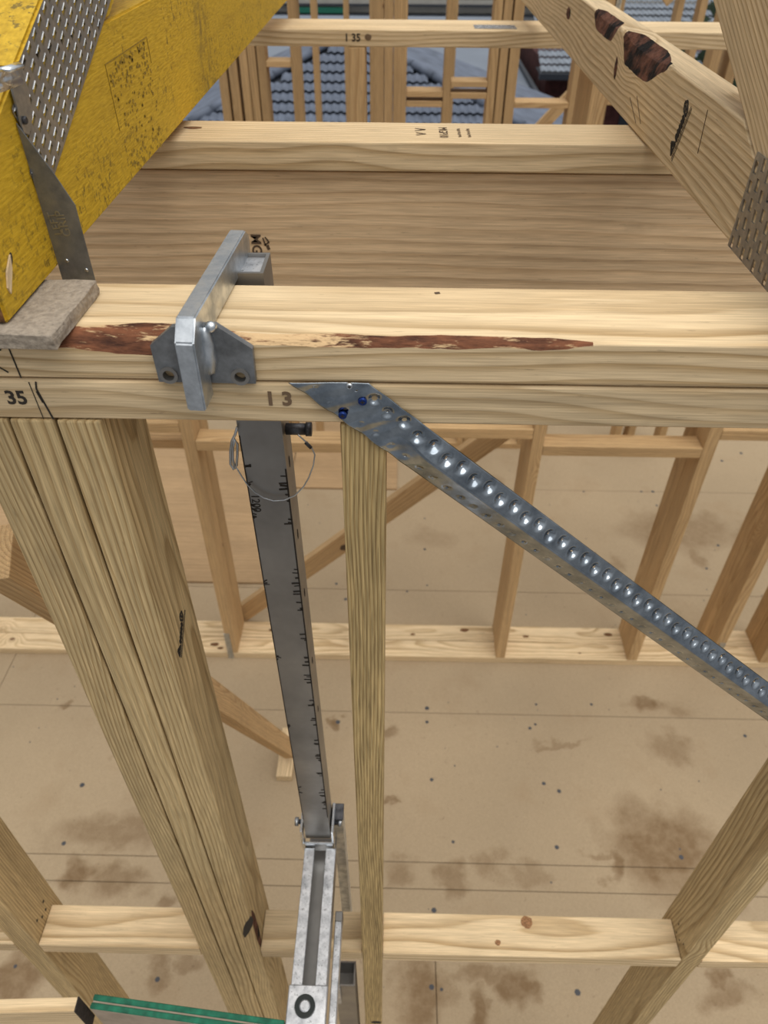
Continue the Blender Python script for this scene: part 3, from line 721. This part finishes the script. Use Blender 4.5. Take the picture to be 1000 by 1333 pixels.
# locking pin with wire lanyard
tube('pin', [(-.105, .112, -.1555), (-.083, .112, -.1555)], .0058, DKMET, sb, 14)
tube('pin_collar', [(-.0855, .112, -.1555), (-.0800, .112, -.1555)], .0070, DKMET, sb, 14)
wp = [(388, 566), (397, 574), (406, 583), (410, 592), (408, 606), (402, 622), (395, 634), (384, 645), (370, 651), (356, 652), (343, 648), (332, 641), (322, 631), (314, 619), (308, 609)]
pts = [at_y(u, v, .0935) for u, v in wp]; pts = [p.lerp(q, k/3) for p, q in zip(pts, pts[1:]) for k in range(3)]+[pts[-1]]
tube('lanyard_wire', pts, .00075, GALV, sb, 6)
tube('crimp', [at_y(398, 576, .0935), at_y(405, 583, .0935)], .0018, DKMET, sb, 8)
cl = [(309, 556), (306, 566), (302, 574), (300, 588), (300, 604), (304, 611), (308, 606), (309, 592), (309, 578), (306, 572), (303, 582), (303, 598), (306, 610)]
tube('spring_clip', [at_y(u, v, .0945) for u, v in cl], .0013, GALV, sb, 8)
# clevis at the foot of the post
ZC = -.985
for x in (-.1440, -.0925): box('clevis_cheek', (x-.0022, .090, ZC-.028), (x+.0022, .142, ZC+.035), GALV_BR, sb, .0008)
box('clevis_base', (-.1440, .088, ZC-.030), (-.0925, .092, ZC-.004), GALV_BR, sb, .0008)
tube('bolt', [(-.1560, .118, ZC+.012), (-.0800, .118, ZC+.012)], .0042, DKMET, sb, 10)
for x in (-.1555, -.0815): tube('bolt_head', [(x-.003, .118, ZC+.012), (x+.003, .118, ZC+.012)], .0078, GALV, sb, 6)
# folding arm: channel with two lips, running out through the wall
ZA = -1.0; YA0, YA1 = .086, -.34
for a, b in ((-.1405, -.1235), (-.1045, -.0875)): box('arm_lip', (a, YA1, ZA-.003), (b, YA0, ZA), ALU, sb, .0008)
for a, b in ((-.1405, -.1375), (-.0905, -.0875)): box('arm_web', (a, YA1, ZA-.045), (b, YA0, ZA-.0025), STEEL, sb, .0005)
box('arm_bed', (-.1375, YA1, ZA-.045), (-.0905, YA0+.035, ZA-.040), STEEL, sb, .0005)
box('end_plate', (-.1430, -.172, ZA), (-.0850, -.118, ZA+.004), ALU, sb, .0015)
q = at(397, 1310, ZA+.006)
Mr = basis((q.x, q.y, ZA+.0035), XF, (0, 1, 0))
ring_mesh('rubber_ring', .0085, .0150, .006, RUBBER, sb, Mr)
disc('knob', .0085, .005, ALU, sb, Mr, 20, .0015)
box('rail', (-.0840, -.34, -1.075), (-.0725, -.012, -1.045), ALU, sb, .0012)
box('rail_end', (-.0845, -.012, -1.075), (-.0720, .004, -1.047), STEEL, sb, .001)
sqtube('strut', (-.0860, .131, -.965), (-.0850, .165, -1.70), .018, .026, .002, GALV, (0, 1, 0), sb)
box('strut_cap', (-.0965, .117, -.9650), (-.0760, .146, -.9600), DKMET, sb, .001)
sqtube('leg_tube', (-.0740, .002, -2.30), (-.0765, .000, -1.340), .038, .042, .003, STEEL, (0, 1, 0), sb)
box('added_leg_plug', (-.0945, -.0180, -1.405), (-.0570, .0190, -1.400), STEEL, sb, 0)  # added plug, keeps the open tube mouth from going black
box('foot_pad', (-.0960, -.0300, -1.42), (-.0850, -.0225, -1.33), ALU, sb, .001)

# ================================================================== toe boards by the frame edge
o = timber('toe_board', (-.90, -.176, -1.018), (-.4420, -.1560, -1.018), .018, .09, None, PINE, tone=1.02, pith=(.05, -.1)); tag(o, 'pale timber board on edge with a blackened end at the lower left corner', 'board')
e = box('sealed_end', (-.0012, -.0095, -.0452), (.0008, .0095, .0452), DARKEND, None, .0003); WM[e.name] = WM[o.name] @ Matrix.Translation((.2295, 0, 0)); e.parent = o; e.matrix_basis = Matrix.Translation((.2295, 0, 0))
gd = thing('green_edged_board', (-.28, -.15, -1.10), 'board standing on edge with a bright green painted top edge beside the arm', 'board')
ga, gb = V((-.4290, -.1455, -1.045)), V((-.1450, -.1725, -1.045))
M, L = frame(ga, gb)
bmobj('board_face', boxbm(L, .0185, .09, .0008), SHEETG, gd, M)
for dy in (-.0053, .0053): bmobj('green_strip', boxbm(L, .0078, .004, .001), GREEN, gd, M @ Matrix.Translation((0, dy, .0465)))

# ================================================================== temporary prop and block
pr = timber('timber_prop', (-.468, .140, -.358), (-.395, 1.08, -2.365), .070, .035, None, PINE_WARM, up=(.96, .1, .1), tone=1.02, pith=(.03, .05))
tag(pr, 'slanting pine prop running behind the triple stud down to a floor block', 'timber')
bk = timber('timber_block', (-.408, .985, FZ+.0185), (-.408, 1.20, FZ+.0185), .06, .035, None, PINE, tone=1.0); tag(bk, 'short pine block fixed to the floor at the foot of the slanting prop', 'timber')

# ================================================================== second pair of wall frames
def frame2(y0, label, top, studs, nogs, mat):
    t = thing('wall_frame', (0, y0+.045, FZ), label, 'wall frame')
    p = horiz('top_plate', t, -1.9, 3.0, y0, y0+.09, top-.035, top, PINE, tone=1.03, pith=(.1, -.13), ring=150, bev=.003)
    b = horiz('bottom_plate', t, -2.4, 3.0, y0, y0+.09, FZ+.0005, FZ+.0355, PINE, tone=1.08, pith=(.02, -.08))
    for x0, x1 in studs: stud(t, x0, x1, y0, y0+.09, FZ+.036, top-.0355, mat, tone=1.0)
    for x0, x1, z in nogs: horiz('noggin', t, x0, x1, y0, y0+.075, z-.04, z, mat, tone=1.04)
    return t, p, b
S2 = [(-1.92, -1.88), (-1.33, -1.29), (-.730, -.687), (-.125, -.085), (.470, .510), (1.055, 1.098), (1.412, 1.455), (1.640, 1.683), (2.2, 2.24)]
w2, p2, b2 = frame2(1.575, 'second pine wall frame, its plate stamped with black digits, beyond the beam', -.037, S2,
    [(-1.289, -.731, -1.165), (-.686, -.126, -1.238), (-.084, .469, -1.168), (.511, 1.054, -1.236), (1.099, 1.411, -1.160)], PINE_WARM)
w2b, p2b, b2b = frame2(1.668, 'rear pine wall frame standing back to back with the second frame', -.040,
    [(a+.001, b+.001) for a, b in S2 if not -.2 < a < .3], [(-1.28, -.73, -1.30), (.512, 1.053, -1.17)], PINE_WARM)
text('1 35', p2, (-.115, 1.5745, -.0535), XF, ZF, .022, INK, bold=.0005)
lens('smudge', p2, (-.078, 1.5745, -.052), XF, ZF, .008, .007, SMUDGE, 12, 3)
for x in (.19, ): # nail plates pressed into the top
    nail_plate('nail_plate', w2, basis((.175, 1.60, -.0372), XF, (0, 1, 0)), .10, .055, (.02, .014), (.009, .004))
box('plate_strap', (.43, 1.595, -.037), (.52, 1.625, -.0355), GALV, w2, 0)
tube('strap_rod', [(.505, 1.61, -.036), (.512, 1.612, .14)], .006, GALV, w2, 6)
for x in (-.730, 1.43): box('base_strap', (x-.002, 1.5725, FZ+.001), (x+.022, 1.5748, FZ+.17), GALV, w2, 0)
for (x, y, s) in ((-.80, 1.62, .02), (-.77, 1.60, .014), (-.55, 1.71, .016), (.10, 1.70, .012), (.34, 1.73, .02), (1.0, 1.72, .02), (-.1, 1.60, .014), (.62, 1.70, .014), (.85, 1.61, .008)):
    lens('knot', b2 if y < 1.67 else b2b, (x, y, FZ+.0359), XF, (0, 1, 0), s, s*.5, ENDG, 10, x)
db = timber('diagonal_brace', (-.73, 1.785, -2.405), (.40, 1.785, -1.315), .035, .085, None, PINE_WARM, up=(0, 0, 1), tone=.95)
tag(db, 'diagonal pine brace crossing low behind the second wall frame', 'timber')
lens('knot', db, (-.205, 1.7665, -1.92), (1, 0, .9), (-.9, 0, 1), .022, .016, INKB, 12, 2)

# ================================================================== far wall frames
def farframe(name_label, y0, studs, nogs, diag=(), w_=.09, mat=PINE_WARM, top=.09):
    t = thing('wall_frame', (0, y0+.045, FZ), name_label, 'wall frame')
    xs = [s[0] for s in studs]+[s[1] for s in studs]
    horiz('top_plate', t, min(xs)-.02, max(xs)+.02, y0, y0+w_, top, top+.035, mat, bev=0)
    horiz('bottom_plate', t, min(xs)-.02, max(xs)+.02, y0, y0+w_, FZ+.0005, FZ+.036, mat, bev=0)
    for x0, x1 in studs: stud(t, x0, x1, y0, y0+w_, FZ+.037, top-.001, mat, bev=.002, seg=1, tone=random.uniform(.85, 1.0))
    for x0, x1, z in nogs: horiz('noggin', t, x0, x1, y0+.001, y0+w_-.001, z-.024, z, mat, bev=.002, seg=1, tone=1.05)
    for a, b in diag: timber('web', a, b, .035, .07, t, mat, bev=0)
    return t
farframe('third pine wall frame with window openings, in front of the tiled roof', 3.2,
    [(-.80, -.762), (-.752, -.714), (-.700, -.665), (-.662, -.628), (-.622, -.585), (-.476, -.436), (-.112, -.073), (-.071, -.033), (-.031, .027), (.190, .222), (.385, .420), (.425, .460), (.468, .510), (.752, .79), (.80, .838), (.845, .88), (.888, .92), (1.33, 1.37), (1.41, 1.45), (1.60, 1.64)],
    [(-.584, -.477, -.385), (.028, .189, -.495), (.028, .189, -.535), (.223, .384, -.455), (.223, .384, -.50), (.511, .751, -.535), (.921, 1.329, -.52), (1.46, 1.59, -.50)])
farframe('fourth slender pine wall frame furthest back, seen through the third frame', 4.75,
    [(-.95, -.915), (-.54, -.505), (-.345, -.315), (-.19, -.155), (.30, .335), (.61, .645), (1.17, 1.205), (1.62, 1.655), (1.75, 1.79), (1.98, 2.02), (2.16, 2.20), (2.24, 2.28), (2.4, 2.44)],
    [], [((.78, 4.73, -1.15), (1.35, 4.73, -.50)), ((1.52, 4.73, -.33), (1.80, 4.73, -.05)), ((2.05, 4.73, -.35), (2.30, 4.73, .0))])
dp = tube('downpipe', [(.275, 4.55, FZ+.001), (.275, 4.55, .05)], .022, GALV); tag(dp, 'grey vertical steel tube between the studs of the third and fourth frames', 'tube')

# ================================================================== neighbourhood
gr = box('ground', (-60, 5.2, -6.2), (60, 90, -6.0), ASPH, None, 0); gr['kind'] = 'structure'
box('ground', (-60, -20, -6.2), (60, 5.2, -6.0), ASPH, None, 0)['kind'] = 'structure'
# tiled hip roof
hs = thing('house', (0, 18, -6), 'neighbouring house with grey concrete tiled hip roof behind the frames', 'house')
RP = math.radians(22); ry0, rz0 = 13.6, -4.30     # eave line
cr, sr_ = math.cos(RP), math.sin(RP)
roofM = basis((0, ry0, rz0), XF, (0, cr, sr_))
Lr = 4.95
xl, xr_ = -6.06, 4.63
def hipl(s): return xl+s
def hipr(s): return xr_-s*1.15
mesh('roof_deck', [(hipl(0), 0, -.06), (hipr(0), 0, -.06), (hipr(Lr), Lr, -.06), (hipl(Lr), Lr, -.06)], [(0, 1, 2, 3)], FASC, hs, roofM)  # near-black deck colour stands in for shade in the gaps between tile courses
for sx_, f in ((-1, hipl), (1, hipr)):
    a, b = roofM @ V((f(0), 0, -.05)), roofM @ V((f(Lr), Lr, -.05))
    c_, d__ = V((b.x, 20.3, b.z)), V((a.x, 20.3, a.z))
    mesh('roof_side', [a, b, c_, d__], [(0, 1, 2, 3)], TILE, hs)
box('wall', (-5.8, 14.0, -6.0), (4.3, 20.0, -4.36), CREAMW, hs, 0)
# one tile, two rolls, thick front edge
tv, tf = [], []; nx_ = 12; TW, TL = .30, .34
for j, (yy, zz) in enumerate(((0, .030), (0, .042), (TL, -.012))):
    for i in range(nx_+1):
        x = TW*i/nx_; ww = .5-.5*math.cos(4*math.pi*i/nx_)
        tv.append((x, yy+(.0 if j else .004), zz+.034*ww))
for j in range(2):
    for i in range(nx_): k = j*(nx_+1)+i; tf.append((k, k+1, k+nx_+2, k+nx_+1))
tme = bpy.data.meshes.new('roof_tile'); tme.from_pydata(tv, [], tf); tme.materials.append(TILE)
nt_ = 0
cells = []
for c in range(int(Lr/.32)):
    s = c*.32
    for k in range(60):
        x = xl+.02+k*.30
        if x+.05 < hipl(s+.2) or x+.25 > hipr(s+.2): continue
        p = roofM @ V((x, s, 0)); d = p-CAM; zc = d.dot(Fd)
        u, v = 500+FPX*d.dot(R2)/zc, 666.5-FPX*d.dot(U2)/zc
        cells.append((x, s, 235 < u < 700 and 25 < v < 160))
hsM = WM[hs.name].inverted() @ roofM
near = [c for c in cells if c[2]][:300]; ns_ = set(near)
for x, s, _ in near:
    o = bpy.data.objects.new('roof_tile', tme); o.parent = hs; o.matrix_basis = hsM @ Matrix.Translation((x, s, random.uniform(-.003, .003))); COL.objects.link(o)
vs, fs = [], []
for c in cells:
    if c in ns_: continue
    k = len(vs); vs += [(a+c[0], b+c[1], z) for a, b, z in tv]; fs += [tuple(k+i for i in f) for f in tf]
o = mesh('roof_tiles', vs, fs, TILE, hs, roofM); o['kind'] = 'stuff'
for f in (hipl, hipr):
    s = 0
    while s < Lr-.1:
        a, b = roofM @ V((f(s), s, .03)), roofM @ V((f(s+.40), s+.40, .03)); tube('ridge_cap', [a, a.lerp(b, .5), b], .085, TILE, hs, 8); s += .38

# broad sheet-metal roof further back
h2 = thing('house', (0, 34, -6), 'low house with smooth blue-grey sheet roof beyond the tiled roof', 'house')
def quad(name, pts, mat, parent, th_=.1):
    n = len(pts); vs = [V(p) for p in pts]+[V(p)-V((0, 0, th_)) for p in pts]
    fs = [tuple(range(n)), tuple(range(2*n-1, n-1, -1))]+[(i, n+i, n+(i+1) % n, (i+1) % n) for i in range(n)]
    return mesh(name, vs, fs, mat, parent)
quad('roof', [(-14, 20.6, -4.25), (3.5, 20.6, -4.25), (3.5, 33.8, -4.15), (-14, 33.8, -4.15)], METROOF, h2)
box('wall', (-13.5, 20.9, -6.0), (3.2, 33.4, -4.36), METROOF, h2, 0)
box('gutter', (3.5, 20.6, -4.33), (3.6, 33.8, -4.12), FASC, h2, 0)
for k in range(11): box('roof_rib', (-13.5+k*1.5, 20.6, -4.25), (-13.44+k*1.5, 20.66, -4.21), METROOF, h2, 0)
# brick house at right
h3 = thing('house', (9, 24, -6), 'dark brick house with grey tiled roof and deep eave at right', 'house')
box('wall', (4.0, 22.6, -6.0), (15, 29, -3.90), BRICK, h3, 0)
rM = basis((3.7, 21.8, -3.84), XF, (0, cr, sr_))
quad('soffit', [(3.7, 21.8, -3.86), (15.6, 21.8, -3.86), (15.6, 22.7, -3.86), (3.7, 22.7, -3.86)], FASC, h3, .03)
box('gutter', (3.66, 21.7, -3.98), (15.7, 21.84, -3.84), FASC, h3, 0)
vs, fs = [], []
for c in range(11):
    for k in range(40):
        q = len(vs); vs += [(a+k*.30, b+c*.32, z) for a, b, z in tv]; fs += [tuple(q+i for i in f) for f in tf]
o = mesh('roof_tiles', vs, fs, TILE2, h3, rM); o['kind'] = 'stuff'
for i in range(3):
    box('window', (6.2+i*3.2, 22.56, -5.4), (7.6+i*3.2, 22.6, -4.4), FASC, h3, 0)
# far boarded house behind everything
h4 = thing('house', (0, 48, -6), 'pale boarded house with white gutter lines far behind the frames', 'house')
box('wall', (-22, 44, -6.0), (30, 50, -1.0), CREAMW, h4, 0)
z = -5.6
while z < -1.2:
    box('weatherboard', (-22, 43.9, z), (30, 44, z+.24), GUTTER if int((z+6)*4) % 2 else CREAMW, h4, .01); z += .30
box('gutter', (-22, 43.6, -5.42), (30, 43.88, -5.34), FASC, h4, 0)
box('gutter', (-22, 43.6, -5.02), (30, 43.88, -4.94), FASC, h4, 0)
box('painted_band', (-5.4, 43.5, -5.30), (-2.7, 43.88, -5.08), GREENF, h4, 0)
# dark trees at right
def tree(x, y, z0, r, h, label):
    t = thing('tree', (x, y, z0), label, 'tree', None)
    tube('trunk', [(x, y, z0), (x+.1, y, z0+h*.6)], .14, ENDG, t, 8)
    vs, fs = [], []; rnd = random.Random(int(x*10))
    for i in range(1500):
        d = V((rnd.gauss(0, 1), rnd.gauss(0, 1), rnd.gauss(0, 1))).normalized()*r*(.6+.45*rnd.random())
        c = V((x, y, z0+h*.65))+V((d.x, d.y, d.z*h*.4/r)); a = V((rnd.gauss(0, 1), rnd.gauss(0, 1), rnd.gauss(0, 1))).normalized(); b = a.orthogonal().normalized()
        k = len(vs); vs += [c-a*.16, c+b*.08, c+a*.16, c-b*.08]; fs.append((k, k+1, k+2, k+3))
    o = mesh('foliage', vs, fs, LEAF, t); o['kind'] = 'stuff'
tree(5.6, 11.5, -6, 1.9, 5.2, 'dark leafy tree behind the right truss, nearer of the two')
tree(9.4, 17, -6, 2.4, 6.0, 'dark leafy tree at far right behind the brick house eave')
